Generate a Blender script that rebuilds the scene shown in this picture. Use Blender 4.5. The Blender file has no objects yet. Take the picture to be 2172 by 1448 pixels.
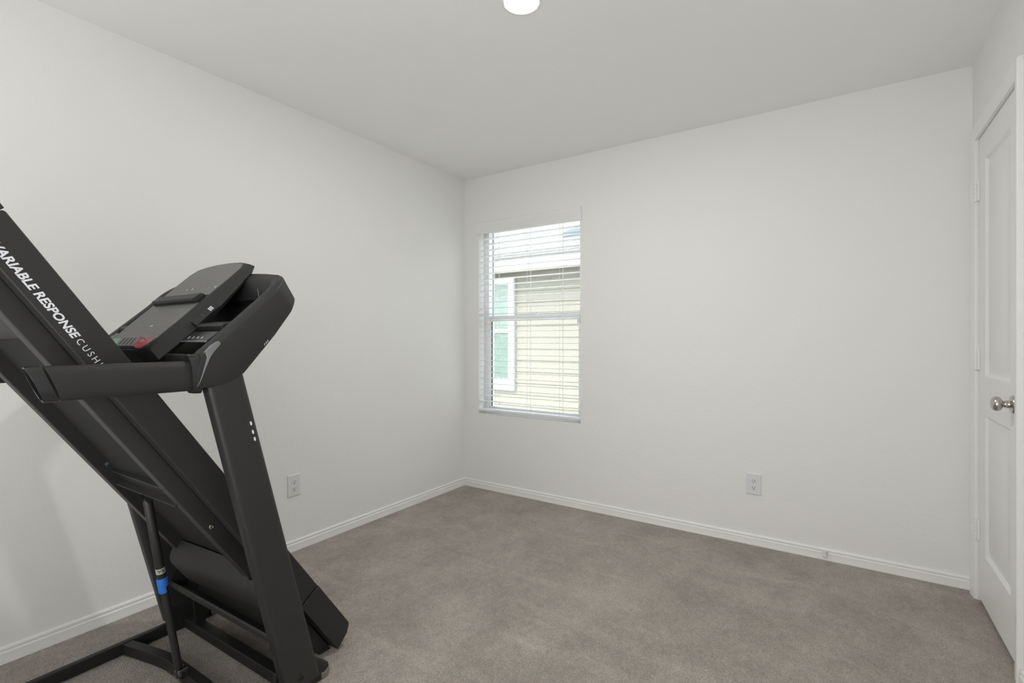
import bpy, bmesh, math, random
from mathutils import Vector, Matrix

scene = bpy.context.scene
COL = scene.collection
random.seed(4)

# ------------------------------------------------------------------ camera
F_PX, YAW, HORIZON, CAM_H = 1050.25, 0.58552, 719.46, 1.1665
cam_data = bpy.data.cameras.new('camera')
cam_data.sensor_fit = 'HORIZONTAL'
cam_data.sensor_width = 36.0
cam_data.lens = F_PX / 2172 * 36.0
cam_data.shift_y = -(724 - HORIZON) / 2172
cam_data.clip_start = 0.02
cam = bpy.data.objects.new('camera', cam_data)
cam.location = (0, 0, CAM_H)
cam.rotation_euler = (math.pi / 2, 0, YAW)
COL.objects.link(cam)
scene.camera = cam

# ------------------------------------------------------------------ sky, sun, exposure
LAMP = 320.0          # ceiling lamp lens
HALL_FILL = 34.5           # added fill light behind the camera, standing in for hall daylight (W)
SKY = 1.05
SUN = 0.8
world = bpy.data.worlds.new('sky')
scene.world = world
world.use_nodes = True
wn = world.node_tree.nodes
wl = world.node_tree.links
for nd in list(wn):
    wn.remove(nd)
w_out = wn.new('ShaderNodeOutputWorld')
w_bg = wn.new('ShaderNodeBackground')
w_sky = wn.new('ShaderNodeTexSky')
w_sky.sky_type = 'NISHITA'
w_sky.sun_disc = False
w_sky.sun_elevation = math.radians(51)
w_sky.sun_rotation = math.radians(200)
w_sky.air_density = 1.0
w_sky.dust_density = 3.0
w_bg.inputs['Strength'].default_value = SKY
w_hsv = wn.new('ShaderNodeHueSaturation')
w_hsv.inputs['Saturation'].default_value = 0.35
wl.new(w_sky.outputs[0], w_hsv.inputs['Color'])
wl.new(w_hsv.outputs[0], w_bg.inputs['Color'])
wl.new(w_bg.outputs[0], w_out.inputs['Surface'])

sun_data = bpy.data.lights.new('sun', 'SUN')
sun_data.energy = SUN
sun_data.angle = math.radians(3)
sun_data.color = (1.0, 0.96, 0.9)
sun = bpy.data.objects.new('sun', sun_data)
COL.objects.link(sun)
sun.rotation_euler = Vector((0.35, 0.6, -0.85)).to_track_quat('-Z', 'Y').to_euler()
sun.location = (-2, -6, 9)

hall_data = bpy.data.lights.new('hall_fill', 'AREA')  # added fill panel at the opening, no real lamp there
hall_data.shape = 'RECTANGLE'
hall_data.size = 2.20
hall_data.size_y = 2.0
hall_data.energy = HALL_FILL
hall_data.color = (1.0, 0.995, 0.985)
hall = bpy.data.objects.new('hall_fill', hall_data)
COL.objects.link(hall)
hall.location = (-0.75, -1.02, 1.04)
hall.rotation_euler = (math.radians(127), 0, 0)

scene.view_settings.view_transform = 'Standard'
scene.view_settings.look = 'None'
scene.view_settings.exposure = 0.0
scene.view_settings.gamma = 1.0
scene.view_settings.use_curve_mapping = False
scene.cycles.use_light_tree = False
scene.cycles.max_bounces = 8
scene.cycles.diffuse_bounces = 6
scene.cycles.glossy_bounces = 4
scene.cycles.transmission_bounces = 8
scene.cycles.transparent_max_bounces = 8

# ------------------------------------------------------------------ materials
MATS = {}


def mat(name, color, rough=0.5, metal=0.0, spec=0.5, bump=None, vary=None, coat=0.0):
    """bump = (scale, strength, distance); vary = (scale, colour2)"""
    m = bpy.data.materials.new(name)
    m.use_nodes = True
    nt = m.node_tree
    b = nt.nodes['Principled BSDF']
    b.inputs['Base Color'].default_value = (*color, 1)
    b.inputs['Roughness'].default_value = rough
    b.inputs['Metallic'].default_value = metal
    b.inputs['Specular IOR Level'].default_value = spec
    b.inputs['Coat Weight'].default_value = coat
    tc = nt.nodes.new('ShaderNodeTexCoord')
    if bump:
        n = nt.nodes.new('ShaderNodeTexNoise')
        n.inputs['Scale'].default_value = bump[0]
        n.inputs['Detail'].default_value = 1
        bp = nt.nodes.new('ShaderNodeBump')
        bp.inputs['Strength'].default_value = bump[1]
        bp.inputs['Distance'].default_value = bump[2]
        nt.links.new(tc.outputs['Object'], n.inputs['Vector'])
        nt.links.new(n.outputs['Fac'], bp.inputs['Height'])
        nt.links.new(bp.outputs['Normal'], b.inputs['Normal'])
    if vary:
        n2 = nt.nodes.new('ShaderNodeTexNoise')
        n2.inputs['Scale'].default_value = vary[0]
        n2.inputs['Detail'].default_value = 1
        mx = nt.nodes.new('ShaderNodeMix')
        mx.data_type = 'RGBA'
        mx.inputs['A'].default_value = (*color, 1)
        mx.inputs['B'].default_value = (*vary[1], 1)
        nt.links.new(tc.outputs['Object'], n2.inputs['Vector'])
        nt.links.new(n2.outputs['Fac'], mx.inputs['Factor'])
        nt.links.new(mx.outputs['Result'], b.inputs['Base Color'])
    MATS[name] = m
    return m


mat('paint', (0.860, 0.862, 0.848), 0.75, spec=0.25, bump=(55, 0.18, 0.004))
mat('ceiling_paint', (0.905, 0.907, 0.897), 0.85, spec=0.2, bump=(60, 0.2, 0.003))
mat('trim_white', (0.90, 0.90, 0.89), 0.38, spec=0.45, vary=(6, (0.85, 0.85, 0.83)))
mat('door_white', (0.865, 0.866, 0.856), 0.42, spec=0.4, bump=(240, 0.06, 0.001), vary=(4, (0.83, 0.83, 0.815)))
mat('vinyl_white', (0.86, 0.86, 0.87), 0.35, vary=(8, (0.85, 0.85, 0.855)))
mat('slat_white', (0.88, 0.88, 0.87), 0.45, vary=(9, (0.87, 0.87, 0.86)))
mat('cord_white', (0.85, 0.85, 0.83), 0.7, vary=(60, (0.8, 0.8, 0.78)))
mat('outlet_white', (0.78, 0.78, 0.80), 0.3, vary=(20, (0.77, 0.77, 0.79)))
mat('slot_dark', (0.03, 0.03, 0.03), 0.6, vary=(30, (0.04, 0.04, 0.04)))
mat('nickel', (0.52, 0.50, 0.47), 0.22, metal=1.0, vary=(30, (0.56, 0.54, 0.51)))
mat('gasket', (0.05, 0.052, 0.055), 0.6, vary=(30, (0.07, 0.07, 0.07)))
mat('gasket_grey', (0.34, 0.34, 0.35), 0.6, vary=(30, (0.4, 0.4, 0.4)))
mat('hollow_shade', (0.006, 0.006, 0.006), 1.0, spec=0.0, vary=(30, (0.008, 0.008, 0.008)))  # near-black standing in for the shade inside the hollow handrail end
mat('rubber_white', (0.75, 0.74, 0.70), 0.6, vary=(40, (0.7, 0.69, 0.66)))
# treadmill
mat('black_coat', (0.0186, 0.0183, 0.0183), 0.46, spec=0.5, bump=(900, 0.25, 0.0006), vary=(420, (0.0285, 0.0279, 0.0279)))
mat('black_base', (0.0112, 0.0112, 0.0112), 0.5, spec=0.4, bump=(700, 0.25, 0.0006), vary=(300, (0.0174, 0.0174, 0.0174)))
mat('black_plastic', (0.0186, 0.0186, 0.0192), 0.5, spec=0.45, bump=(1200, 0.2, 0.0004), vary=(350, (0.0248, 0.0248, 0.0254)))
mat('rail_black', (0.0198, 0.0192, 0.0198), 0.52, spec=0.45, bump=(1100, 0.25, 0.0005), vary=(300, (0.0267, 0.0260, 0.0267)))
mat('grip_foam', (0.0211, 0.0211, 0.0211), 0.58, spec=0.4, bump=(900, 0.3, 0.0006), vary=(350, (0.0298, 0.0291, 0.0291)))
mat('belt_rubber', (0.0124, 0.0124, 0.0124), 0.7, spec=0.3, bump=(500, 0.5, 0.001), vary=(300, (0.0211, 0.0211, 0.0211)))
mat('gloss_black', (0.018, 0.018, 0.02), 0.22, spec=0.5, vary=(10, (0.022, 0.022, 0.024)))
mat('grey_face', (0.150, 0.150, 0.148), 0.42, spec=0.5, bump=(900, 0.1, 0.0003), vary=(8, (0.175, 0.175, 0.173)))
mat('silver_trim', (0.30, 0.30, 0.33), 0.28, metal=0.7, vary=(20, (0.26, 0.26, 0.29)))
mat('letter_white', (0.80, 0.81, 0.86), 0.5, vary=(40, (0.78, 0.79, 0.84)))
mat('icon_grey', (0.34, 0.34, 0.34), 0.5, vary=(40, (0.3, 0.3, 0.3)))
mat('key_green', (0.16, 0.42, 0.21), 0.4, vary=(40, (0.2, 0.48, 0.25)))
mat('key_red', (0.30, 0.012, 0.03), 0.35, vary=(40, (0.42, 0.03, 0.05)))
mat('strut_blue', (0.02, 0.16, 0.62), 0.4, vary=(60, (0.03, 0.2, 0.7)))
mat('strut_label', (0.52, 0.50, 0.47), 0.35, metal=0.2, vary=(80, (0.45, 0.43, 0.41)))
mat('steel', (0.42, 0.41, 0.38), 0.3, metal=1.0, vary=(40, (0.5, 0.48, 0.44)))
mat('bolt_blue', (0.05, 0.13, 0.22), 0.4, metal=0.5, vary=(60, (0.08, 0.16, 0.25)))
# outside
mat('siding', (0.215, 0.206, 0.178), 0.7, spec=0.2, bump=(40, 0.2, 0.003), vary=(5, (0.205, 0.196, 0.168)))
mat('house_trim', (0.50, 0.50, 0.50), 0.6, vary=(6, (0.48, 0.48, 0.48)))
mat('soffit', (0.88, 0.88, 0.83), 0.7, vary=(4, (0.86, 0.86, 0.81)))
mat('shingle', (0.15, 0.15, 0.152), 0.85, spec=0.2, bump=(90, 0.5, 0.01), vary=(14, (0.26, 0.26, 0.263)))
mat('teal_blind', (0.190, 0.206, 0.200), 0.6, spec=0.1, vary=(6, (0.182, 0.198, 0.192)))
mat('vent_metal', (0.045, 0.075, 0.105), 0.5, vary=(20, (0.07, 0.10, 0.13)))
mat('ground_bounce', (0.66, 0.65, 0.62), 0.9, spec=0.1, bump=(120, 0.5, 0.01), vary=(12, (0.72, 0.71, 0.67)))  # unseen ground, colour made pale to bounce light up to the eave


def carpet_material():
    m = bpy.data.materials.new('carpet')
    m.use_nodes = True
    nt = m.node_tree
    b = nt.nodes['Principled BSDF']
    b.inputs['Roughness'].default_value = 0.95
    b.inputs['Specular IOR Level'].default_value = 0.08
    b.inputs['Sheen Weight'].default_value = 0.15
    tc = nt.nodes.new('ShaderNodeTexCoord')
    lk = nt.links.new

    def noise(scale, detail, mapping=None, rough=0.55):
        n = nt.nodes.new('ShaderNodeTexNoise')
        n.inputs['Scale'].default_value = scale
        n.inputs['Detail'].default_value = detail
        n.inputs['Roughness'].default_value = rough
        if mapping:
            mp = nt.nodes.new('ShaderNodeMapping')
            mp.inputs['Scale'].default_value = mapping[0]
            mp.inputs['Rotation'].default_value = (0, 0, mapping[1])
            lk(tc.outputs['Object'], mp.inputs['Vector'])
            lk(mp.outputs['Vector'], n.inputs['Vector'])
        else:
            lk(tc.outputs['Object'], n.inputs['Vector'])
        return n

    def ramp(src, a, b_, c0, c1):
        r = nt.nodes.new('ShaderNodeValToRGB')
        r.color_ramp.elements[0].position = a
        r.color_ramp.elements[1].position = b_
        r.color_ramp.elements[0].color = (*c0, 1)
        r.color_ramp.elements[1].color = (*c1, 1)
        lk(src.outputs['Fac'], r.inputs['Fac'])
        return r

    def mul(a, b_, f=1.0):
        x = nt.nodes.new('ShaderNodeMix')
        x.data_type = 'RGBA'
        x.blend_type = 'MULTIPLY'
        x.inputs['Factor'].default_value = f
        lk(a, x.inputs['A'])
        lk(b_, x.inputs['B'])
        return x.outputs['Result']

    patches = ramp(noise(3.0, 5, ((1.0, 0.75, 1), 0.4), 0.70), 0.34, 0.66, (0.318, 0.281, 0.250), (0.446, 0.403, 0.361))
    grain = ramp(noise(38, 4, ((1, 0.75, 1), 0.3), 0.75), 0.32, 0.68, (0.87, 0.87, 0.87), (1.11, 1.11, 1.11))
    tuft = ramp(noise(150, 2, ((1, 0.8, 1), 0.3), 0.7), 0.28, 0.72, (0.72, 0.72, 0.72), (1.24, 1.24, 1.24))
    fine = ramp(noise(420, 1), 0.25, 0.75, (0.80, 0.80, 0.80), (1.18, 1.18, 1.18))
    # raised ridges left by the vacuum cleaner, running across the room
    ridge = ramp(noise(1.0, 3, ((0.9, 7.5, 1), 0.05), 0.5), 0.585, 0.640, (1.0, 1.0, 1.0), (1.085, 1.085, 1.085))
    c = mul(patches.outputs['Color'], grain.outputs['Color'])
    c = mul(c, tuft.outputs['Color'])
    c = mul(c, fine.outputs['Color'])
    c = mul(c, ridge.outputs['Color'])
    lk(c, b.inputs['Base Color'])
    h1 = noise(190, 1, None, 0.7)
    h2 = noise(18, 1)
    add = nt.nodes.new('ShaderNodeMath')
    add.operation = 'ADD'
    lk(h1.outputs['Fac'], add.inputs[0])
    lk(h2.outputs['Fac'], add.inputs[1])
    bp = nt.nodes.new('ShaderNodeBump')
    bp.inputs['Strength'].default_value = 0.55
    bp.inputs['Distance'].default_value = 0.010
    lk(add.outputs[0], bp.inputs['Height'])
    lk(bp.outputs['Normal'], b.inputs['Normal'])
    MATS['carpet'] = m


carpet_material()


def emission(name, color, strength):
    m = bpy.data.materials.new(name)
    m.use_nodes = True
    nt = m.node_tree
    for nd in list(nt.nodes):
        nt.nodes.remove(nd)
    o = nt.nodes.new('ShaderNodeOutputMaterial')
    e = nt.nodes.new('ShaderNodeEmission')
    e.inputs['Color'].default_value = (*color, 1)
    e.inputs['Strength'].default_value = strength
    nt.links.new(e.outputs[0], o.inputs['Surface'])
    MATS[name] = m


emission('lamp_lens', (1.0, 0.99, 0.965), LAMP)


def glass_material(name, tint, alpha):
    m = bpy.data.materials.new(name)
    m.use_nodes = True
    nt = m.node_tree
    for nd in list(nt.nodes):
        nt.nodes.remove(nd)
    o = nt.nodes.new('ShaderNodeOutputMaterial')
    t = nt.nodes.new('ShaderNodeBsdfTransparent')
    t.inputs['Color'].default_value = (*tint, 1)
    g = nt.nodes.new('ShaderNodeBsdfGlossy')
    g.inputs['Roughness'].default_value = 0.02
    mx = nt.nodes.new('ShaderNodeMixShader')
    mx.inputs['Fac'].default_value = alpha
    nt.links.new(t.outputs[0], mx.inputs[1])
    nt.links.new(g.outputs[0], mx.inputs[2])
    nt.links.new(mx.outputs[0], o.inputs['Surface'])
    MATS[name] = m


glass_material('pane_glass', (0.95, 0.98, 0.97), 0.06)
glass_material('pane_teal', (0.90, 0.97, 0.95), 0.03)

# ------------------------------------------------------------------ mesh helpers


def to_obj(name, bm, material, parent=None, origin=(0, 0, 0), bevel=0.0, seg=2, smooth=True):
    """Link a bmesh given in world (or parent design) coordinates as one mesh object."""
    bmesh.ops.recalc_face_normals(bm, faces=bm.faces[:])
    me = bpy.data.meshes.new(name)
    o3 = Vector(origin)
    if parent is not None:
        base = Vector(parent.get('_o', (0, 0, 0)))
    else:
        base = Vector((0, 0, 0))
    bmesh.ops.translate(bm, verts=bm.verts[:], vec=-o3)
    bm.to_mesh(me)
    bm.free()
    if smooth:
        for p in me.polygons:
            p.use_smooth = True
    me.materials.append(MATS[material])
    ob = bpy.data.objects.new(name, me)
    COL.objects.link(ob)
    if parent is not None:
        ob.parent = parent
    ob.location = o3 - base
    ob['_o'] = tuple(o3)
    if smooth:
        md = ob.modifiers.new('bevel', 'BEVEL')
        md.width = max(bevel, 0.0002)
        md.segments = seg if bevel > 0 else 1
        md.limit_method = 'ANGLE'
        md.angle_limit = math.radians(35)
        md.harden_normals = True
    return ob


def root(name, loc, rotz=0.0):
    o = bpy.data.objects.new(name, None)
    o.empty_display_size = 0.1
    COL.objects.link(o)
    o.location = loc
    o.rotation_euler = (0, 0, rotz)
    o['_o'] = tuple(loc)
    return o


def tag(o, label=None, cat=None, group=None, kind=None):
    if label:
        o['label'] = label
    if cat:
        o['category'] = cat
    if group:
        o['group'] = group
    if kind:
        o['kind'] = kind
    return o


def box(bm, x0, x1, y0, y1, z0, z1):
    vs = [bm.verts.new((x, y, z)) for x in (x0, x1) for y in (y0, y1) for z in (z0, z1)]
    for f in ((0, 1, 3, 2), (4, 6, 7, 5), (0, 4, 5, 1), (2, 3, 7, 6), (0, 2, 6, 4), (1, 5, 7, 3)):
        bm.faces.new([vs[i] for i in f])
    return bm


def nb():
    return bmesh.new()


def boxbm(*a):
    return box(nb(), *a)


def loft(bm, rings, cap=True, closed=True):
    """rings: lists of equal-length 3D points"""
    vr = [[bm.verts.new(p) for p in r] for r in rings]
    n = len(vr[0])
    for a, b in zip(vr, vr[1:]):
        for i in range(n if closed else n - 1):
            j = (i + 1) % n
            bm.faces.new((a[i], a[j], b[j], b[i]))
    if cap and closed:
        bm.faces.new(vr[0][::-1])
        bm.faces.new(vr[-1])
    return bm


def prism_x(bm, yz, x0, x1):
    return loft(bm, [[(x, y, z) for y, z in yz] for x in (x0, x1)])


def oval(a, b, n=24, p=2.0):
    """superellipse outline, half sizes a,b"""
    out = []
    for i in range(n):
        t = 2 * math.pi * i / n
        c, s = math.cos(t), math.sin(t)
        out.append((a * math.copysign(abs(c) ** (2 / p), c), b * math.copysign(abs(s) ** (2 / p), s)))
    return out


def tube(bm, pts, r, n=14, cap=True):
    """round tube along a polyline; r scalar or list"""
    pts = [Vector(p) for p in pts]
    rings = []
    up = None
    for i, p in enumerate(pts):
        t = (pts[min(i + 1, len(pts) - 1)] - pts[max(i - 1, 0)]).normalized()
        if up is None:
            up = t.orthogonal().normalized()
        up = (up - t * up.dot(t)).normalized()
        s = t.cross(up)
        rr = r[i] if isinstance(r, (list, tuple)) else r
        rings.append([p + (up * math.cos(2 * math.pi * k / n) + s * math.sin(2 * math.pi * k / n)) * rr for k in range(n)])
    return loft(bm, rings, cap)


def lathe(bm, prof, origin, axis, n=28):
    """prof: list of (distance along axis, radius)"""
    ax = Vector(axis).normalized()
    u = ax.orthogonal().normalized()
    v = ax.cross(u)
    o = Vector(origin)
    rings = [[o + ax * d + (u * math.cos(2 * math.pi * k / n) + v * math.sin(2 * math.pi * k / n)) * max(r, 1e-4)
              for k in range(n)] for d, r in prof]
    return loft(bm, rings)


def sweep_rect(bm, pts, w, z0, z1):
    """rectangular bar along a plan polyline (x,y), width w, from z0 to z1"""
    P = [Vector((x, y, 0)) for x, y in pts]
    rings = []
    for i, p in enumerate(P):
        t = (P[min(i + 1, len(P) - 1)] - P[max(i - 1, 0)]).normalized()
        s = Vector((-t.y, t.x, 0)) * (w / 2)
        rings.append([p + s + Vector((0, 0, z0)), p - s + Vector((0, 0, z0)),
                      p - s + Vector((0, 0, z1)), p + s + Vector((0, 0, z1))])
    return loft(bm, rings)


def text_mesh(body, size, extrude, shear=0.0, offset=0.0, spacing=1.0):
    cu = bpy.data.curves.new('txt', 'FONT')
    cu.body = body
    cu.size = size
    cu.extrude = extrude
    cu.shear = shear
    cu.offset = offset
    cu.space_character = spacing
    cu.resolution_u = 4
    ob = bpy.data.objects.new('txt', cu)
    COL.objects.link(ob)
    dg = bpy.context.evaluated_depsgraph_get()
    me = bpy.data.meshes.new_from_object(ob.evaluated_get(dg))
    bpy.data.objects.remove(ob)
    bpy.data.curves.remove(cu)
    return me


# ================================================================== THE ROOM
XL, XR, YB, YF, H = -2.516, 0.513, 3.107, -0.95, 2.44
WT = 0.13
WX0, WX1, WZ0, WZ1 = -2.377, -1.492, 0.585, 2.075
DY0, DY1, DZ = 2.385, 3.012, 2.065         # closet door opening in the right wall
FX0, FX1, FZ = -1.90, 0.40, 2.10           # unseen hall opening in the front wall, made wide for the fill light

o = to_obj('floor', boxbm(XL - WT, XR + WT, YF - 1.6, YB + WT, -0.12, 0), 'carpet', smooth=False)
tag(o, 'taupe wall-to-wall carpet covering the bedroom floor', 'floor', kind='structure')
o = to_obj('ceiling', boxbm(XL - WT, XR + WT, YF - 1.6, YB + WT, H, H + 0.12), 'ceiling_paint', smooth=False)
tag(o, 'plain white ceiling above the room', 'ceiling', kind='structure')
o = to_obj('wall_left', boxbm(XL - WT, XL, YF - 1.6, YB + WT, -0.05, H + 0.02), 'paint', smooth=False)
tag(o, 'white painted wall behind the treadmill', 'wall', kind='structure')
bm = nb()
box(bm, XL - WT, WX0, YB, YB + WT, -0.05, H + 0.02)
box(bm, WX1, XR + WT, YB, YB + WT, -0.05, H + 0.02)
box(bm, WX0, WX1, YB, YB + WT, -0.05, WZ0)
box(bm, WX0, WX1, YB, YB + WT, WZ1, H + 0.02)
o = to_obj('wall_back', bm, 'paint', smooth=False)
tag(o, 'white painted wall with the window in it', 'wall', kind='structure')
bm = nb()
box(bm, XR, XR + WT, YF - 1.6, DY0, -0.05, H + 0.02)
box(bm, XR, XR + WT, DY1, YB + WT, -0.05, H + 0.02)
box(bm, XR, XR + WT, DY0, DY1, DZ, H + 0.02)
box(bm, XR + 0.10, XR + WT, DY0, DY1, -0.05, DZ)
o = to_obj('wall_right', bm, 'paint', smooth=False)
tag(o, 'white painted wall around the panelled door', 'wall', kind='structure')
bm = nb()
box(bm, XL, FX0, YF - 0.12, YF, 0, H)
box(bm, FX1, XR, YF - 0.12, YF, 0, H)
box(bm, FX0, FX1, YF - 0.12, YF, FZ, H)
o = to_obj('wall_front', bm, 'paint', smooth=False)
tag(o, 'white painted wall with an unseen hall opening widened for the fill light', 'wall', kind='structure')
o = to_obj('wall_hall', boxbm(XL, XR, YF - 1.6, YF - 1.48, 0, H), 'paint', smooth=False)
tag(o, 'white far wall of the hall outside the opening', 'wall', kind='structure')

# baseboards -------------------------------------------------------
BB = [(0, 0), (0.0125, 0), (0.0125, 0.010), (0.0118, 0.012), (0.0122, 0.038), (0.0085, 0.0415), (0.0055, 0.0432),
      (0.0060, 0.0455), (0.0092, 0.0485), (0.0095, 0.0530), (0.0070, 0.0572), (0.0030, 0.0600), (0, 0.0600)]
bm = nb()
loft(bm, [[(XL + t, y, z) for t, z in BB] for y in (YF, YB - 0.0)])
tag(to_obj('baseboard_left', bm, 'trim_white'), 'white moulded baseboard along the wall behind the treadmill', 'baseboard', kind='structure')
bm = nb()
loft(bm, [[(x, YB - t, z) for t, z in BB] for x in (XL, XR)])
tag(to_obj('baseboard_back', bm, 'trim_white'), 'white moulded baseboard under the window', 'baseboard', kind='structure')
bm = nb()
loft(bm, [[(XR - t, y, z) for t, z in BB] for y in (DY1 + 0.055, YB)])
loft(bm, [[(XR - t, y, z) for t, z in BB] for y in (YF, DY0 - 0.058)])
tag(to_obj('baseboard_right', bm, 'trim_white'), 'white moulded baseboard beside the panelled door', 'baseboard', kind='structure')

# closet door casing and jamb -------------------------------------
CW, CT = 0.056, 0.017
trim = root('trim_1', (XR, (DY0 + DY1) / 2, 0))
tag(trim, 'white casing around the panelled door', 'door casing', kind='structure')


def casing_profile(u0, sgn):
    # (offset across, protrusion): rounded-over outer bead, thinner inside
    return [(u0, 0), (u0, 0.010), (u0 + sgn * 0.006, 0.012), (u0 + sgn * 0.030, 0.0145), (u0 + sgn * 0.042, CT),
            (u0 + sgn * 0.052, CT), (u0 + sgn * CW, 0.013), (u0 + sgn * CW, 0)]


def jamb_leg(u0, sgn):
    b = nb()
    pr = casing_profile(u0, sgn)
    loft(b, [[(XR - p, u, 0.0) for u, p in pr], [(XR - p, u, DZ + abs(u - u0)) for u, p in pr]])
    return b


to_obj('casing', jamb_leg(DY0 + 0.004, -1), 'trim_white', trim)
to_obj('casing', jamb_leg(DY1 - 0.004, 1), 'trim_white', trim)
b = nb()
pr = casing_profile(0, 1)
loft(b, [[(XR - p, DY0 + 0.004 - u, DZ - 0.004 + u) for u, p in pr], [(XR - p, DY1 - 0.004 + u, DZ - 0.004 + u) for u, p in pr]])
to_obj('casing', b, 'trim_white', trim)
b = nb()
box(b, XR - 0.001, XR + 0.10, DY1 - 0.010, DY1 + 0.004, 0, DZ)
box(b, XR - 0.001, XR + 0.10, DY0 - 0.004, DY0 + 0.010, 0, DZ)
box(b, XR - 0.001, XR + 0.10, DY0, DY1, DZ - 0.0035, DZ + 0.006)
to_obj('jamb', b, 'trim_white', trim)

# closet door ------------------------------------------------------
door = root('door_1', (XR, DY1 - 0.012, 0))
tag(door, 'white two-panel door with a round satin nickel knob', 'door', kind='structure')
dy0, dy1, dz0, dz1 = DY0 + 0.012, DY1 - 0.013, 0.018, DZ - 0.007
FXD = XR + 0.004            # door face


def door_slab():
    b = nb()
    py0, py1 = dy0 + 0.112, dy1 - 0.112
    panels = [(0.232, 0.838), (1.008, dz1 - 0.115)]
    ys = [dy0, py0, py1, dy1]
    zs = [dz0, panels[0][0], panels[0][1], panels[1][0], panels[1][1], dz1]
    back = FXD + 0.035
    V = {}

    def v(x, y, z):
        k = (round(x, 5), round(y, 5), round(z, 5))
        if k not in V:
            V[k] = b.verts.new(k)
        return V[k]
    for i in range(3):
        for j in range(5):
            y0, y1, z0, z1 = ys[i], ys[i + 1], zs[j], zs[j + 1]
            if i == 1 and j in (1, 3):
                # sticking: slope in, flat field, slope out again to a raised field
                offs = [(0, 0), (0.012, 0.0115), (0.024, 0.0125), (0.054, 0.0025)]
                rings = [[(FXD + d, y0 + q, z0 + q), (FXD + d, y1 - q, z0 + q), (FXD + d, y1 - q, z1 - q), (FXD + d, y0 + q, z1 - q)]
                         for q, d in offs]
                for r0, r1 in zip(rings, rings[1:]):
                    for k in range(4):
                        b.faces.new([v(*r0[k]), v(*r0[(k + 1) % 4]), v(*r1[(k + 1) % 4]), v(*r1[k])])
                b.faces.new([v(*p) for p in rings[-1]])
            else:
                b.faces.new([v(FXD, y0, z0), v(FXD, y1, z0), v(FXD, y1, z1), v(FXD, y0, z1)])
    # edges and back
    outline = [(ys[0], z) for z in zs] + [(y, zs[-1]) for y in ys[1:]] + [(ys[-1], z) for z in zs[::-1][1:]] + [(y, zs[0]) for y in ys[::-1][1:-1]]
    n = len(outline)
    for k in range(n):
        a, c = outline[k], outline[(k + 1) % n]
        b.faces.new([v(FXD, *a), v(FXD, *c), v(back, *c), v(back, *a)])
    b.faces.new([v(back, *p) for p in outline])
    return b


to_obj('slab', door_slab(), 'door_white', door)
for zc in (1.829, 1.076, 0.318):
    b = nb()
    for k in range(5):
        z0 = zc - 0.045 + k * 0.018
        lathe(b, [(0.0004, 0.0058), (0.0176, 0.0058)], (XR - 0.0065, DY1 - 0.011, z0), (0, 0, 1), 12)
    hg = to_obj('hinge', b, 'trim_white', door, origin=(XR, DY1 - 0.011, zc))
    to_obj('leaf', boxbm(XR - 0.0035, XR + 0.0035, DY1 - 0.030, DY1 - 0.012, zc - 0.044, zc + 0.044), 'trim_white', hg)
    to_obj('leaf', boxbm(XR - 0.0035, XR + 0.0010, DY1 - 0.010, DY1 + 0.004, zc - 0.044, zc + 0.044), 'trim_white', hg)
ky, kz = 2.458, 0.934
b = nb()
lathe(b, [(0.016, 0.011), (0.019, 0.0125), (0.026, 0.0125), (0.029, 0.0105), (0.031, 0.012), (0.034, 0.019), (0.038, 0.0240),
          (0.044, 0.0265), (0.050, 0.0262), (0.056, 0.0238), (0.060, 0.0185), (0.0622, 0.011), (0.0626, 0.0)], (FXD, ky, kz), (-1, 0, 0), 32)
knob = to_obj('knob', b, 'nickel', door, origin=(FXD, ky, kz))
b = nb()
lathe(b, [(0.0, 0.033), (0.004, 0.033), (0.009, 0.030), (0.012, 0.020), (0.014, 0.0145), (0.020, 0.0130)], (FXD, ky, kz), (-1, 0, 0), 32)
to_obj('rose', b, 'nickel', knob)

# casing of the widened hall opening ---------------------------------------------
bm = nb()
box(bm, FX0 - 0.056, FX0, YF, YF + 0.016, 0, FZ + 0.056)
box(bm, FX1, FX1 + 0.056, YF, YF + 0.016, 0, FZ + 0.056)
box(bm, FX0, FX1, YF, YF + 0.016, FZ, FZ + 0.056)
tag(to_obj('trim_2', bm, 'trim_white', bevel=0.003), 'white casing around the unseen hall opening widened for fill light', 'door casing', kind='structure')

# ------------------------------------------------------------------ window
win = root('window_1', ((WX0 + WX1) / 2, YB + 0.10, WZ0))
tag(win, 'white vinyl single-hung window behind the blind', 'window', kind='structure')
WY = YB + 0.080           # room side of the vinyl frame
bm = nb()
fw = 0.045
box(bm, WX0, WX0 + fw, WY, WY + 0.075, WZ0, WZ1)
box(bm, WX1 - fw, WX1, WY, WY + 0.075, WZ0, WZ1)
box(bm, WX0 + fw, WX1 - fw, WY, WY + 0.075, WZ1 - 0.045, WZ1)
box(bm, WX0 + fw, WX1 - fw, WY, WY + 0.075, WZ0, WZ0 + 0.030)
to_obj('window_frame', bm, 'vinyl_white', win, bevel=0.002)
MZ = 1.330


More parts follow.
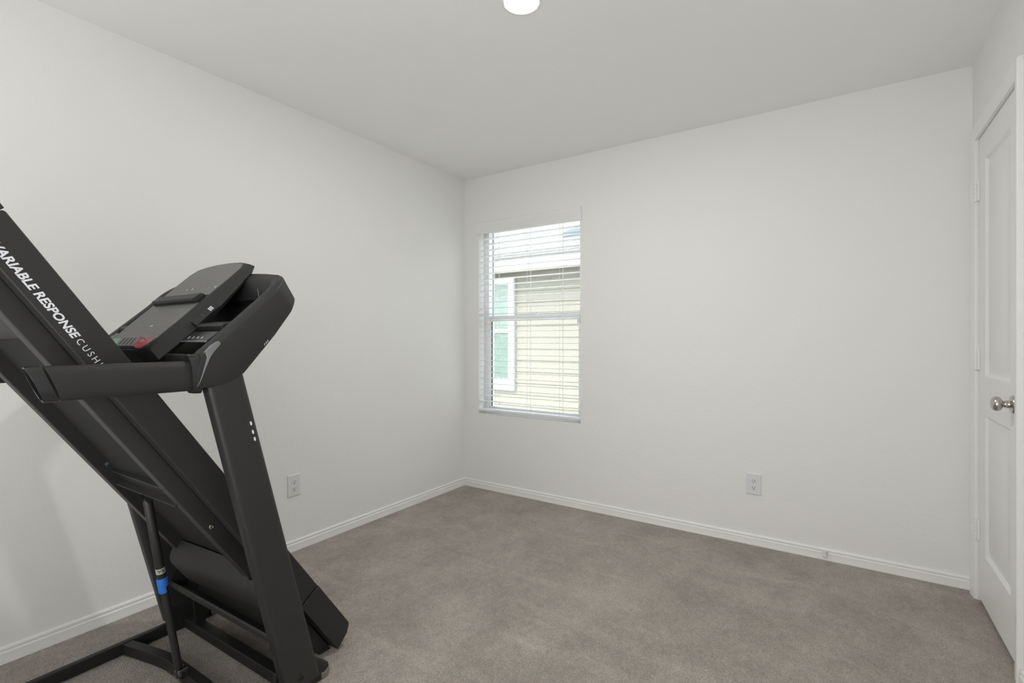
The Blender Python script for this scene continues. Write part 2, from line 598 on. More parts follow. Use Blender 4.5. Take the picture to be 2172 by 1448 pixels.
def sash(name, y0, y1, z0, z1, st, rl0, rl1, x0, x1):
    b = nb()
    box(b, x0, x0 + st, y0, y1, z0, z1)
    box(b, x1 - st, x1, y0, y1, z0, z1)
    box(b, x0 + st, x1 - st, y0, y1, z0, z0 + rl0)
    box(b, x0 + st, x1 - st, y0, y1, z1 - rl1, z1)
    s = to_obj(name, b, 'vinyl_white', win, origin=((x0 + x1) / 2, y0, z0), bevel=0.002)
    yy = (y0 + y1) / 2
    to_obj('pane', boxbm(x0 + st - 0.004, x1 - st + 0.004, yy - 0.002, yy + 0.002, z0 + rl0 - 0.004, z1 - rl1 + 0.004), 'pane_glass', s, smooth=False)
    b = nb()
    box(b, x0 + st, x0 + st + 0.005, yy - 0.006, yy + 0.004, z0 + rl0, z1 - rl1)
    box(b, x1 - st - 0.003, x1 - st, yy - 0.006, yy + 0.004, z0 + rl0, z1 - rl1)
    to_obj('gasket', b, 'gasket' if name == 'lower_sash' else 'gasket_grey', s, smooth=False)
    return s


sash('lower_sash', WY + 0.006, WY + 0.034, WZ0 + 0.018, MZ + 0.022, 0.028, 0.032, 0.044, WX0 + 0.030, WX1 - 0.030)
sash('upper_sash', WY + 0.040, WY + 0.066, MZ - 0.020, WZ1 - 0.030, 0.017, 0.034, 0.030, WX0 + 0.030, WX1 - 0.030)
b = nb()
box(b, -1.965, -1.895, WY + 0.008, WY + 0.032, MZ + 0.021, MZ + 0.027)
lathe(b, [(0, 0.012), (0.010, 0.011)], (-1.930, WY + 0.02, MZ + 0.027), (0, 0, 1), 14)
box(b, -1.950, -1.885, WY + 0.004, WY + 0.014, MZ + 0.028, MZ + 0.036)
to_obj('sash_lock', b, 'vinyl_white', win, bevel=0.002)
b = boxbm(WX1 - 0.062, WX1 - 0.040, WY - 0.012, WY + 0.010, MZ - 0.055, MZ + 0.010)
to_obj('tilt_latch', b, 'vinyl_white', win, bevel=0.002)

# ------------------------------------------------------------------ blind
bl = root('window_blind', ((WX0 + WX1) / 2, YB + 0.03, WZ0 + 0.02))
tag(bl, 'white slatted venetian blind hanging open in the window', 'window blind')
SX0, SX1 = WX0 + 0.006, WX1 - 0.010
SYC = YB + 0.034
slat_me = None
PITCH = 0.0455
zs0 = 0.683
n_sl = 29
for k in range(n_sl):
    z = zs0 + k * PITCH
    if slat_me is None:
        b = nb()
        rings = []
        prof = [(-0.025, 0), (-0.0125, 0.0016), (0, 0.0022), (0.0125, 0.0016), (0.025, 0), (0.025, -0.0026), (0.0125, -0.0010), (0, -0.0004),
                (-0.0125, -0.0010), (-0.025, -0.0026)]
        loft(b, [[(x, y, zz) for y, zz in prof] for x in (SX0 - (SX0 + SX1) / 2, SX1 - (SX0 + SX1) / 2)])
        s = to_obj('slat', b, 'slat_white', bl)
        slat_me = s
    else:
        s = slat_me.copy()
        COL.objects.link(s)
        s.parent = bl
    s.location = Vector(((SX0 + SX1) / 2, SYC, z)) - Vector(bl['_o'])
    s.rotation_euler = (math.radians(-1.0), 0, 0)
to_obj('bottom_rail', boxbm(SX0, SX1, SYC - 0.026, SYC + 0.026, 0.606, 0.622), 'slat_white', bl, bevel=0.003)
to_obj('headrail', boxbm(SX0, SX1, SYC - 0.024, SYC + 0.030, 2.015, 2.070), 'slat_white', bl, bevel=0.002)
b = nb()
vp = [(0, 1.990), (0.008, 1.990), (0.010, 1.996), (0.010, 2.012), (0.014, 2.018), (0.014, 2.050), (0.018, 2.056), (0.018, 2.072), (0.012, 2.080), (0, 2.080)]
loft(b, [[(x, YB - 0.002 - p, z) for p, z in vp] for x in (WX0 - 0.022, WX1 + 0.010)])
to_obj('valance', b, 'slat_white', bl)
for cx in (-2.217, -1.931, -1.660):
    b = nb()
    for yy in (SYC - 0.027, SYC + 0.027):
        tube(b, [(cx, yy, 0.612), (cx, yy, 2.03)], 0.0010, 6)
    tube(b, [(cx + 0.012, SYC, 0.612), (cx + 0.012, SYC, 2.03)], 0.0010, 6)
    pts = [(cx - 0.012 + 0.024 * t, SYC - 0.027, 0.606 - 0.016 * math.sin(math.pi * t)) for t in [i / 8 for i in range(9)]]
    tube(b, pts, 0.0011, 6)
    to_obj('ladder_cord', b, 'cord_white', bl)

# ------------------------------------------------------------------ outlets


def outlet(loc, rotz, label):
    """built facing -Y around its own origin"""
    r = root('wall_outlet', loc, rotz)
    r['_o'] = (0, 0, 0)
    tag(r, label, 'outlet', 'duplex wall outlets')
    b = nb()
    w, h2, e = 0.0395, 0.0605, 0.004
    loft(b, [[(-w, 0, -h2), (w, 0, -h2), (w, 0, h2), (-w, 0, h2)],
             [(-w, -0.002, -h2), (w, -0.002, -h2), (w, -0.002, h2), (-w, -0.002, h2)],
             [(-w + e, -0.006, -h2 + e), (w - e, -0.006, -h2 + e), (w - e, -0.006, h2 - e), (-w + e, -0.006, h2 - e)]])
    to_obj('plate', b, 'outlet_white', r)
    b = nb()
    lathe(b, [(0.005, 0.0035), (0.0068, 0.003)], (0, 0, 0), (0, -1, 0), 12)
    to_obj('screw', b, 'outlet_white', r)
    for zc in (0.0195, -0.0195):
        b = nb()
        pts = []
        for i in range(28):
            t = 2 * math.pi * i / 28
            pts.append((0.0172 * math.cos(t), max(-0.0118, min(0.0118, 0.0172 * math.sin(t)))))
        loft(b, [[(x, -0.005, zc + z) for x, z in pts], [(x, -0.0084, zc + z) for x, z in pts]])
        rc = to_obj('receptacle', b, 'outlet_white', r, bevel=0.0006)
        for sx, hh in ((-0.0063, 0.0042), (0.0063, 0.0034)):
            to_obj('slot', boxbm(sx - 0.0012, sx + 0.0012, -0.0089, -0.0070, zc + 0.0035 - hh, zc + 0.0035 + hh), 'slot_dark', rc, smooth=False)
        b = nb()
        lathe(b, [(0.0070, 0.0026), (0.0089, 0.0026)], (0, 0, zc - 0.0068), (0, -1, 0), 12)
        to_obj('slot', b, 'slot_dark', rc, smooth=False)
    return r


outlet((-0.410, YB, 0.3445), 0.0, 'white duplex outlet low on the wall right of the window')
outlet((XL, 1.613, 0.3615), math.pi / 2, 'white duplex outlet on the wall just behind the treadmill')

# ------------------------------------------------------------------ door stop
ds = root('door_stop', (-0.066, YB - 0.010, 0.044))
tag(ds, 'small round spring door stop on the baseboard near the door', 'door stop')
b = nb()
lathe(b, [(0, 0.011), (0.003, 0.011), (0.006, 0.007)], (-0.066, YB - 0.0095, 0.044), (0, -1, 0), 18)
to_obj('base_plate', b, 'rubber_white', ds)
b = nb()
tube(b, [(-0.066 + 0.006 * math.cos(t), YB - 0.014 - 0.055 * t / (2 * math.pi * 11), 0.044 + 0.006 * math.sin(t))
         for t in [2 * math.pi * 11 * i / 132 for i in range(133)]], 0.0012, 6)
to_obj('spring', b, 'rubber_white', ds)
b = nb()
lathe(b, [(0.052, 0.007), (0.054, 0.0095), (0.066, 0.0098), (0.070, 0.007), (0.070, 0.0)], (-0.066, YB - 0.014, 0.044), (0, -1, 0), 18)
to_obj('rubber_tip', b, 'rubber_white', ds)

# ------------------------------------------------------------------ ceiling lamps


def ceiling_lamp(x, y, lens_mat, label):
    r = root('ceiling_light', (x, y, H))
    tag(r, label, 'ceiling light')
    b = nb()
    prof = [(0.0, 0.078), (0.0015, 0.078), (0.0030, 0.072), (0.0034, 0.066), (0.0020, 0.0622), (0.0, 0.0622)]
    lathe(b, prof, (x, y, H), (0, 0, -1), 48)
    to_obj('trim_ring', b, 'trim_white', r)
    b = nb()
    lathe(b, [(0.0005, 0.0618), (0.0025, 0.0612), (0.0040, 0.050), (0.0050, 0.030), (0.0055, 0.0)], (x, y, H), (0, 0, -1), 48)
    to_obj('lens', b, lens_mat, r)


ceiling_lamp(-1.003, 1.578, 'lamp_lens', 'bright round flush ceiling light at the top of the picture')

# ================================================================== TREADMILL
PV = (-1.50, 0.90, 0.0)
tm = root('treadmill', PV, math.radians(1.0))
tag(tm, 'black folding treadmill with its deck tilted up against the handrails', 'treadmill')
CX = -1.8525
NX = 0.365                       # half spacing of the base tubes
TH = math.radians(34.4)
DV = (math.sin(TH), -math.cos(TH))
NV = (math.cos(TH), math.sin(TH))


def dk(x, s, n):
    """point in deck coordinates: s down along the deck, n towards the running surface"""
    n = n + 0.030 * (x + 1.60)          # the folded deck hangs a touch out of square
    return (x, s * DV[0] + n * NV[0], s * DV[1] + n * NV[1])


def dbox(bm, x0, x1, s0, s1, n0, n1):
    vs = [bm.verts.new(dk(x, s, n)) for x in (x0, x1) for s in (s0, s1) for n in (n0, n1)]
    for f in ((0, 1, 3, 2), (4, 6, 7, 5), (0, 4, 5, 1), (2, 3, 7, 6), (0, 2, 6, 4), (1, 5, 7, 3)):
        bm.faces.new([vs[i] for i in f])
    return bm


def dprism(bm, sn, x0, x1):
    return loft(bm, [[dk(x, s, n) for s, n in sn] for x in (x0, x1)])


def mx(x):
    return 2 * CX - x            # mirror across the treadmill's centre


def P(name, bm, m, parent=None, bevel=0.0, seg=2, **k):
    return to_obj(name, bm, m, parent or tm, bevel=bevel, seg=seg, **k)


for side in (0, 1):
    f = (lambda x: x) if side == 0 else mx

    def sx(a, b_):
        return (f(a), f(b_)) if side == 0 else (f(b_), f(a))
    # floor tube with front end plug and transport wheel
    x0, x1 = sx(-1.500, -1.475)
    b = boxbm(x0, x1, 0.02, 1.052, 0.004, 0.046)
    bt = P('base_tube', b, 'black_base', bevel=0.004)
    x0, x1 = sx(-1.503, -1.472)
    b = nb()
    prism_x(b, [(1.018, 0.040), (1.018, 0.084), (1.030, 0.088), (1.076, 0.052), (1.078, 0.036), (1.058, 0.026)], x0, x1)
    P('end_plug', b, 'black_plastic', bt, bevel=0.003)
    xw = f(-1.4875)
    b = nb()
    lathe(b, [(-0.011, 0.010), (-0.010, 0.019), (0.010, 0.019), (0.011, 0.010)], (xw, 1.066, 0.0195), (1, 0, 0), 22)
    P('wheel', b, 'steel', bt, bevel=0.002)
    for yy in (0.05, 0.80):
        P('foot_pad', boxbm(*sx(-1.502, -1.473), yy - 0.02, yy + 0.02, 0.0, 0.010), 'belt_rubber', bt, bevel=0.002)

    # upright: flattened tube leaning back, slightly wider at the foot
    rings = []
    for z in (0.048, 0.30, 0.60, 0.85, 1.075):
        yr = 0.671 + (1.029 - z) * 0.2400
        yf = 0.7690 + (1.0596 - z) * 0.2535
        if side == 1:            # the far foot stands a little further back
            yr, yf = yr - 0.018, yf - 0.018
        sec = oval((yf - yr) / 2, 0.027, 40, 5.0)
        rings.append([(f(-1.4685) + q, (yr + yf) / 2 + p, z) for p, q in sec])
    b = nb()
    loft(b, rings)
    up = P('upright', b, 'black_coat')
    xo = f(-1.4415)
    ax = (1, 0, 0) if side == 0 else (-1, 0, 0)
    bl_ = nb()
    lathe(bl_, [(-0.002, 0.0085), (0.002, 0.0085), (0.0035, 0.007), (0.0035, 0.0045), (0.0015, 0.004)], (xo, 0.950, 0.080), ax, 20)
    P('bolt', bl_, 'black_base', up)
    if side == 0:
        for (y, z) in ((0.7855, 0.9205), (0.7915, 0.8945), (0.7970, 0.8730)):
            b = nb()
            pts = oval(0.0028, 0.0062, 16)
            loft(b, [[(-1.4445, y - v_ * 0.20 + u_, z + v_) for u_, v_ in pts], [(-1.4402, y - v_ * 0.20 + u_, z + v_) for u_, v_ in pts]])
            P('white_mark', b, 'letter_white', up)
    # foot bracket joining upright and tube
    b = nb()
    prism_x(b, [(0.880, 0.020), (0.895, 0.105), (0.975, 0.105), (1.020, 0.020)], *sx(-1.506, -1.490))
    P('foot_bracket', b, 'black_base', up, bevel=0.002)

    # handrail: flattened grip tube, end cut on a slant
    def rail_ring(y, k=1.0, lean=0.0, grow=0.0):
        return [(f(-1.470) + q * k, y - lean * p, 1.0675 + p * k) for p, q in oval(0.0405 + grow, 0.0185 + grow, 32, 2.6)]
    b = nb()
    loft(b, [rail_ring(0.350, 1, 0.38), rail_ring(0.45), rail_ring(0.650)])
    hr = P('handrail', b, 'grip_foam')
    b = nb()
    loft(b, [rail_ring(0.345, 1.0, 0.38, 0.0006), rail_ring(0.322, 1.0, 0.38, 0.0), rail_ring(0.3195, 0.96, 0.38), rail_ring(0.3200, 0.88, 0.38), rail_ring(0.334, 0.85, 0.38)])
    P('end_cap', b, 'gloss_black', hr)
    b = nb()
    loft(b, [rail_ring(0.3250, 0.875, 0.38), rail_ring(0.332, 0.875, 0.38)])
    P('cap_shade', b, 'hollow_shade', hr)  # dark plug that paints the shade of the hollow cap
    b = nb()
    cr = [(0.630, 0.002), (0.629, 0.006), (0.636, 0.008), (0.652, 0.009)]
    loft(b, [[(x, y + (z - 1.0675) * -0.10, z + (0.010 if z > 1.0675 else 0)) for x, y, z in rail_ring(y, 1, 0, g)] for y, g in cr])
    P('collar', b, 'gloss_black', hr)

    # ------------------------------------------------ deck: side rail, steel rail
    x0, x1 = sx(-1.630, -1.560)
    b = nb()
    dprism(b, [(-1.035, 0.983), (-1.035, 1.060), (-1.032, 1.065), (0.386, 1.065), (0.386, 0.983)], x0, x1)
    sr = P('side_rail', b, 'rail_black', bevel=0.004)
    b = nb()
    dprism(b, [(-1.037, 0.978), (-1.037, 1.066), (-1.120, 1.066), (-1.150, 1.045), (-1.160, 1.010), (-1.145, 0.975)], *sx(-1.632, -1.558))
    P('end_cap', b, 'black_plastic', sr, bevel=0.0015)
    if side == 0:
        # lettering along the rail
        def letter(body, s_start, s_end, n0, cap, shear, off, bold):
            me = text_mesh(body, 1.0, 0.004, shear, off, 1.0 if bold else 1.45)
            xs = [v.co.x for v in me.vertices]
            ys_ = [v.co.y for v in me.vertices]
            kx = (s_end - s_start) / (max(xs) - min(xs))
            kz = cap / (max(ys_) - min(ys_))
            mnx, mny = min(xs), min(ys_)
            for v in me.vertices:
                s = s_start + (v.co.x - mnx) * kx
                n = n0 + (v.co.y - mny) * kz
                q = dk(-1.5602 + (0.0009 if v.co.z > 0 else -0.0006), s, n)
                v.co = Vector(q) - Vector(PV)
            me.materials.append(MATS['letter_white'])
            ob = bpy.data.objects.new('lettering', me)
            COL.objects.link(ob)
            ob.parent = sr
            ob.location = Vector(PV) - Vector(sr['_o']) if False else (0, 0, 0)
            return ob
        LET = [('VARIABLE RESPONSE', -0.9800, -0.7275, 0.9985, 0.0185, 0.22, 0.030, True),
               ('CUSHIONING', -0.7225, -0.5500, 1.0000, 0.0145, 0.0, -0.004, False)]
        SR = sr
        LETTER = letter
    # steel rail under the side rail
    x0, x1 = sx(-1.642, -1.600)
    b = nb()
    dbox(b, x0, x1, -0.98, 0.50, 0.939, 0.984)
    fr = P('deck_frame', b, 'black_coat', bevel=0.003)
    b = nb()
    o3 = dk(f(-1.600), -0.066, 0.958)
    lathe(b, [(-0.001, 0.0075), (0.002, 0.0075), (0.003, 0.006), (0.003, 0.004), (0.001, 0.0035)], o3, ax, 18)
    P('bolt', b, 'steel', fr)

# lettering needs world->parent: the meshes above are in pivot-relative coordinates
SR_o = Vector(SR['_o'])
for a in LET:
    ob = LETTER(*a)
    ob.location = Vector(PV) - SR_o
    ob['label'] = 'white lettering on the side rail'

# floor cross members
b = boxbm(mx(-1.502), -1.502, 0.945, 0.985, 0.006, 0.044)
P('cross_tube', b, 'black_base', bevel=0.004)
pts = []
for i in range(25):
    t = -1 + 2 * i / 24
    u = abs(t)
    yy = 0.800 - 0.045 * max(0, (u - 0.35) / 0.65) ** 1.2
    pts.append((CX + t * 0.352, yy))
b = nb()
sweep_rect(b, pts, 0.034, 0.006, 0.044)
arch = P('cross_tube', b, 'black_base', bevel=0.003)
for q in (-0.013, 0.013):
    P('strut_bracket', boxbm(CX + 0.012 + q - 0.002, CX + 0.012 + q + 0.002, 0.760, 0.790, 0.034, 0.068), 'steel', arch, bevel=0.002)
b = nb()
lathe(b, [(-0.022, 0.008), (-0.018, 0.011), (0.018, 0.011), (0.024, 0.008)], (CX + 0.012, 0.770, 0.050), (1, 0, 0), 18)
P('pivot_bolt', b, 'gloss_black', arch)

# running belt (a loop), board inside, rollers
b = nb()
bx0, bx1 = CX - 0.218, CX + 0.218
out, inn = [], []
c_n, r_n = 1.008, 0.035
for i in range(13):
    t = math.pi / 2 + math.pi * i / 12
    out.append((-1.075 + r_n * math.cos(t), c_n + r_n * math.sin(t)))
for i in range(13):
    t = -math.pi / 2 + math.pi * i / 12
    out.append((0.150 + r_n * math.cos(t), c_n + r_n * math.sin(t)))
dprism(b, out, bx0, bx1)
P('running_belt', b, 'belt_rubber')
b = nb()
dbox(b, CX - 0.225, CX + 0.225, -1.00, 0.12, 0.975, 0.990)
# underside tray fixed between the steel rails at the lifted end
b2 = nb()
dprism(b2, [(-1.03, 0.948), (-1.03, 0.972), (-0.760, 0.972), (-0.760, 0.962), (-0.790, 0.944)], mx(-1.645), -1.645)
P('rear_cover', b2, 'rail_black', bevel=0.004)
dk_b = P('deck_board', b, 'belt_rubber', bevel=0.002)
# cross channel carrying the strut
b = nb()
x0, x1 = mx(-1.642), -1.642
sec = [(-0.228, 0.972), (-0.178, 0.972), (-0.176, 0.932), (-0.181, 0.932), (-0.182, 0.956), (-0.224, 0.956), (-0.224, 0.948), (-0.228, 0.948)]
x0, x1 = mx(-1.606), -1.630
loft(b, [[(x, s_ * DV[0] + n_ * NV[0], s_ * DV[1] + n_ * NV[1]) for s_, n_ in sec] for x in (x0, x1)])
ch = P('cross_channel', b, 'black_coat', bevel=0.001)
for q in (-1, 1):
    b = nb()
    dbox(b, CX + 0.012 + q * 0.015 - 0.0015, CX + 0.012 + q * 0.015 + 0.0015, -0.178, -0.153, 0.929, 0.952)
    P('strut_bracket', b, 'black_base', ch, bevel=0.001)
b = nb()
lathe(b, [(0, 0.009), (0.008, 0.009), (0.010, 0.007)], dk(CX - 0.215, -0.25, 0.974), (0, -NV[0], -NV[1]), 14)
P('bolt', b, 'bolt_blue', dk_b)

# gas strut
A = Vector((CX + 0.012, 0.770, 0.052))
Bp = Vector(dk(CX + 0.012, -0.160, 0.938))
gs = root('gas_strut', A)
gs.parent = tm
gs.location = A - Vector(PV)


def at(t):
    return A.lerp(Bp, t)


L = (Bp - A).length
b = nb()
tube(b, [at(0.50), at(0.505), at(0.985), at(1.0)], [0.011, 0.0130, 0.0130, 0.009], 20)
P('strut_cylinder', b, 'black_coat', gs)
b = nb()
tube(b, [at(0.0), at(0.03), at(0.035), at(0.56)], [0.008, 0.009, 0.0115, 0.0115], 20)
P('strut_rod', b, 'black_coat', gs)
b = nb()
tube(b, [at(0.590), at(0.620)], 0.0135, 20)
lb = P('strut_label', b, 'strut_label', gs)
dirv = (Bp - A).normalized()
toward = (Vector((0, 0, CAM_H)) - at(0.6))
toward = (toward - dirv * toward.dot(dirv)).normalized()
sidev = dirv.cross(toward).normalized()
for k, (u0, v0, u1, v1, w) in enumerate(((-0.006, -0.004, 0.002, 0.006, 0.0013), (0.002, -0.006, 0.008, 0.005, 0.0013), (0.008, -0.005, 0.003, 0.006, 0.0013), (-0.008, 0.003, -0.003, 0.003, 0.002))):
    pa = at(0.605) + sidev * u0 + dirv * v0 + toward * math.sqrt(max(0.0137 ** 2 - u0 * u0, 0))
    pb = at(0.605) + sidev * u1 + dirv * v1 + toward * math.sqrt(max(0.0137 ** 2 - u1 * u1, 0))
    b = nb()
    tube(b, [pa, (pa + pb) / 2 + toward * 0.001, pb], w * 0.7, 6)
    P('label_mark', b, 'gloss_black', gs)
b = nb()
n = 24
rings = []
for (t0, r) in ((0.563, 0.0150), (0.558, 0.0158), (0.520, 0.0158), (0.515, 0.0150)):
    rings.append([at(t0) + (toward * math.cos(2 * math.pi * k / n) + sidev * math.sin(2 * math.pi * k / n)) * r for k in range(n)])
loft(b, rings)
# tongue of the release collar, half way round, hanging lower
arc = [math.pi * 0.02 + math.pi * 0.95 * k / 12 for k in range(13)]
ro = [[at(t0) + (toward * math.cos(a - math.pi * 0.15) + sidev * -math.sin(a - math.pi * 0.15)) * r for a in arc] + [at(t0) + (toward * math.cos(a - math.pi * 0.15) + sidev * -math.sin(a - math.pi * 0.15)) * (r - 0.004) for a in arc[::-1]]
      for t0, r in ((0.53, 0.0157), (0.490, 0.0157), (0.483, 0.0150))]
loft(b, ro)
P('release_collar', b, 'strut_blue', gs)

# motor hood: nose, raised top, pan below
b = nb()
dprism(b, [(0.389, 0.980), (0.389, 1.066), (0.622, 1.066), (0.634, 1.060), (0.650, 1.038), (0.662, 0.980)], mx(-1.5585), -1.5585)
hood = P('motor_hood', b, 'black_plastic', bevel=0.003)
rings = []
for x, k in ((-1.575, 0.0), (-1.590, 0.55), (-1.65, 0.9), (CX, 1.0), (mx(-1.65), 0.9), (mx(-1.590), 0.55), (mx(-1.575), 0.0)):
    rings.append([dk(x, s, 1.060 + k * hgt + 0.004) for s, hgt in ((0.150, 0.0), (0.170, 0.012), (0.26, 0.016), (0.45, 0.016), (0.58, 0.010), (0.622, 0.002))] + [dk(x, 0.622, 1.03), dk(x, 0.15, 1.03)])
b = nb()
loft(b, rings)
P('hood_top', b, 'gloss_black', hood)
# lower pan under the nose
b = nb()
dprism(b, [(0.330, 0.945), (0.330, 0.978), (0.674, 0.978), (0.672, 0.946), (0.655, 0.937), (0.560, 0.934)], mx(-1.600), -1.600)
P('front_pan', b, 'black_plastic', bevel=0.003)
# belly cover under the motor
b = nb()
pr = [(0.150, 0.970), (0.162, 0.945), (0.178, 0.920), (0.192, 0.908), (0.210, 0.902), (0.300, 0.902), (0.345, 0.910), (0.400, 0.935), (0.400, 0.970)]
dprism(b, pr, mx(-1.612), -1.603)
mc = P('motor_cover', b, 'rail_black', bevel=0.003)
b = nb()
dprism(b, [(0.167, 0.937), (0.178, 0.920), (0.192, 0.908), (0.210, 0.902), (0.300, 0.902), (0.345, 0.910), (0.400, 0.937)], -1.606, -1.530)
P('cover_side', b, 'rail_black', mc, bevel=0.003)

# lift frame: folded steel channel between the uprights
b = nb()
o_ = [(0.900, 0.212), (0.8955, 0.206), (0.8960, 0.190), (0.9040, 0.181), (0.9300, 0.176), (0.960, 0.170), (0.972, 0.200), (0.975, 0.235)]
i_ = [(0.971, 0.235), (0.968, 0.202), (0.957, 0.175), (0.932, 0.181), (0.9085, 0.187), (0.9020, 0.195), (0.9035, 0.209)]
prism_x(b, o_ + i_, mx(-1.490), -1.490)
lf = P('lift_frame', b, 'black_coat', bevel=0.001)
for xx in (mx(-1.494), -1.494):
    b = nb()
    prism_x(b, [(0.925, 0.258), (0.902, 0.232), (0.8965, 0.210), (0.8965, 0.190), (0.9045, 0.182), (0.960, 0.170), (0.975, 0.20), (0.975, 0.245), (0.955, 0.262)], xx - 0.003, xx + 0.003)
    P('end_plate', b, 'black_base', lf, bevel=0.001)
b = nb()
tube(b, [(mx(-1.525), 0.985, 0.205), (-1.525, 0.985, 0.205)], 0.017, 18)
P('pivot_tube', b, 'black_base', lf)
for xx in (mx(-1.575), -1.575):
    b = nb()
    prism_x(b, [(0.955, 0.030), (0.945, 0.120), (0.965, 0.225), (1.005, 0.225), (1.020, 0.120), (0.985, 0.030)], xx - 0.004, xx + 0.004)
    P('pivot_plate', b, 'black_base', bevel=0.001)

# ------------------------------------------------------------------ console
BOT = [(0.640, 1.046), (0.650, 1.035), (0.700, 1.033), (0.737, 1.043), (0.764, 1.066), (0.820, 1.131), (0.888, 1.211), (0.929, 1.272), (0.940, 1.292)]
TOP = [(0.640, 1.090), (0.648, 1.120), (0.658, 1.134), (0.674, 1.147), (0.750, 1.217), (0.846, 1.305), (0.880, 1.343), (0.925, 1.385)]


def curve(tab, y):
    if y <= tab[0][0]:
        return tab[0][1]
    for (a, za), (c, zc_) in zip(tab, tab[1:]):
        if y <= c:
            return za + (zc_ - za) * (y - a) / (c - a)
    return tab[-1][1]


RO = 0.078
xc_n, yc = -1.440 - RO, 0.862
st = []                                   # stations: (plan centre x, y, outward x, outward y, bow)
for y in (0.640, 0.644, 0.650, 0.658, 0.668, 0.680, 0.700, 0.720, 0.745, 0.770, 0.800, 0.830, 0.862):
    st.append((xc_n, y, 1.0, 0.0, 0.0))
for k in range(1, 9):
    a = math.pi / 2 * k / 8
    st.append((xc_n, yc, math.cos(a), math.sin(a), 0.10 * k / 8))
xf_n = mx(xc_n)
for k in range(1, 12):
    t = k / 12
    st.append((xc_n + (xf_n - xc_n) * t, yc, 0.0, 1.0, 0.10 + 0.90 * math.sin(math.pi * t) ** 0.8))
full = st + [(mx(x), y, -ox, oy, bw) for x, y, ox, oy, bw in st[:21][::-1]]
rings = []
for x, y, ox, oy, bw in full:
    def pt(rad, mode, dz=0.0):
        px, py = x + ox * rad, y + oy * rad
        if mode == 'b' and rad > RO - 0.01 and oy > 0:
            # the outer face turns a tighter corner than the rim
            e = 0.030 - (RO - rad)
            sgx = 1 if x > CX else -1
            kx = 0.0 if abs(ox) < 1e-6 else sgx * (RO - 0.030)
            px, py = x + kx + ox * e, 0.910 + oy * e
            return (px, py, curve(BOT, py) + dz)
        if mode == 't':
            return (px, py, curve(TOP, py) + dz + 0.022 * bw)
        return (px, py, curve(BOT, y + oy * RO) + dz)
    end = y <= 0.6401
    rings.append([pt(RO - 0.053, 'b', 0.004), pt(RO - 0.004, 'b'), pt(RO, 'b', 0.010), pt(RO - 0.016 * oy, 't', -0.018), pt(RO - 0.0015 - 0.018 * oy, 't', -0.011), pt(RO - 0.016 - 0.012 * oy, 't'),
                  pt(RO - 0.046, 't', 0.001), pt(RO - 0.053, 't', -0.005)])
b = nb()
loft(b, rings)
mh = P('console_frame', b, 'black_plastic', bevel=0.0012)
st_ = [(0.6401, 1.0394), (0.6518, 1.0766), (0.6626, 1.1171), (0.6590, 1.1313), (0.6747, 1.1490), (0.6944, 1.1619), (0.6994, 1.1540), (0.6808, 1.1321), (0.6710, 1.1168), (0.6590, 1.0865), (0.6506, 1.0627)]
b = nb()
loft(b, [[(-1.452, y, z) for y, z in st_], [(-1.4380, y, z) for y, z in st_]])
P('silver_trim', b, 'silver_trim', mh, bevel=0.001)
for q in range(3):
    P('white_mark', boxbm(-1.4405, -1.4390, 0.8255 + q * 0.005, 0.8268 + q * 0.005, 1.149 + q * 0.004, 1.155 + q * 0.005), 'letter_white', mh, smooth=False)
xa, xb = mx(-1.490), -1.490
b = nb()
shell = [(0.932, 1.300), (0.934, 1.286), (0.926, 1.272), (0.886, 1.212), (0.818, 1.132), (0.762, 1.068), (0.737, 1.046), (0.704, 1.036), (0.700, 1.050),
         (0.728, 1.060), (0.752, 1.080), (0.812, 1.147), (0.874, 1.222), (0.905, 1.275), (0.915, 1.300)]
prism_x(b, shell, xa, xb)
P('console_shell', b, 'black_plastic', bevel=0.0015)
b = nb()
tube(b, [(-1.566, 0.878, 1.330), (-1.566, 0.890, 1.262)], 0.0009, 6)
P('seam_strip', b, 'icon_grey', mh)
b = nb()
prism_x(b, [(0.656, 1.118), (0.660, 1.126), (0.690, 1.100), (0.730, 1.080), (0.726, 1.062), (0.690, 1.062), (0.660, 1.085)], xa, xb)
P('lower_bridge', b, 'black_plastic', mh, bevel=0.003)

# console panel: slab standing proud at 44 degrees
SL = math.atan(0.972)
U = (0.0, math.cos(SL), math.sin(SL))
NN = (0.0, -math.sin(SL), math.cos(SL))


def cf(w, s, n=0.0):
    """point on the console face: w across, s up the slope, n out of the face"""
    return (CX + w, 0.613 + s * U[1] + n * NN[1], 1.138 + s * U[2] + n * NN[2])


def face_outline(g=0.0, bot=0.0):
    half = [(0.085, -0.002), (0.135, 0.002), (0.152, 0.016), (0.160, 0.050), (0.166, 0.110), (0.166, 0.190), (0.170, 0.235), (0.174, 0.330), (0.171, 0.385), (0.155, 0.412), (0.110, 0.424), (0.055, 0.430)]
    pts = half + [(-w, s) for w, s in half[::-1]]
    out = []
    for w, s in pts:
        sgn = 1 if w > 0 else -1
        k = g
        out.append((w + sgn * k, s + (k * 0.25 if s > 0.38 else (-k * 0.6 if s < 0.02 else 0)) + bot * 0))
    return out


b = nb()
def dep(d, s):
    return d * (1.0 - 0.55 * max(0.0, min(1.0, (s - 0.20) / 0.22)))


loft(b, [[cf(w, s, dep(-0.054, s)) for w, s in face_outline(0.024)], [cf(w, s, dep(-0.042, s)) for w, s in face_outline(0.030)], [cf(w, s, dep(-0.014, s)) for w, s in face_outline(0.016)],
         [cf(w, s, dep(-0.004, s)) for w, s in face_outline(0.006)], [cf(w, s, 0.0) for w, s in face_outline(0.002)]])
cp = P('console_panel', b, 'gloss_black', bevel=0.001)
cp.data.materials[0] = MATS['black_plastic']


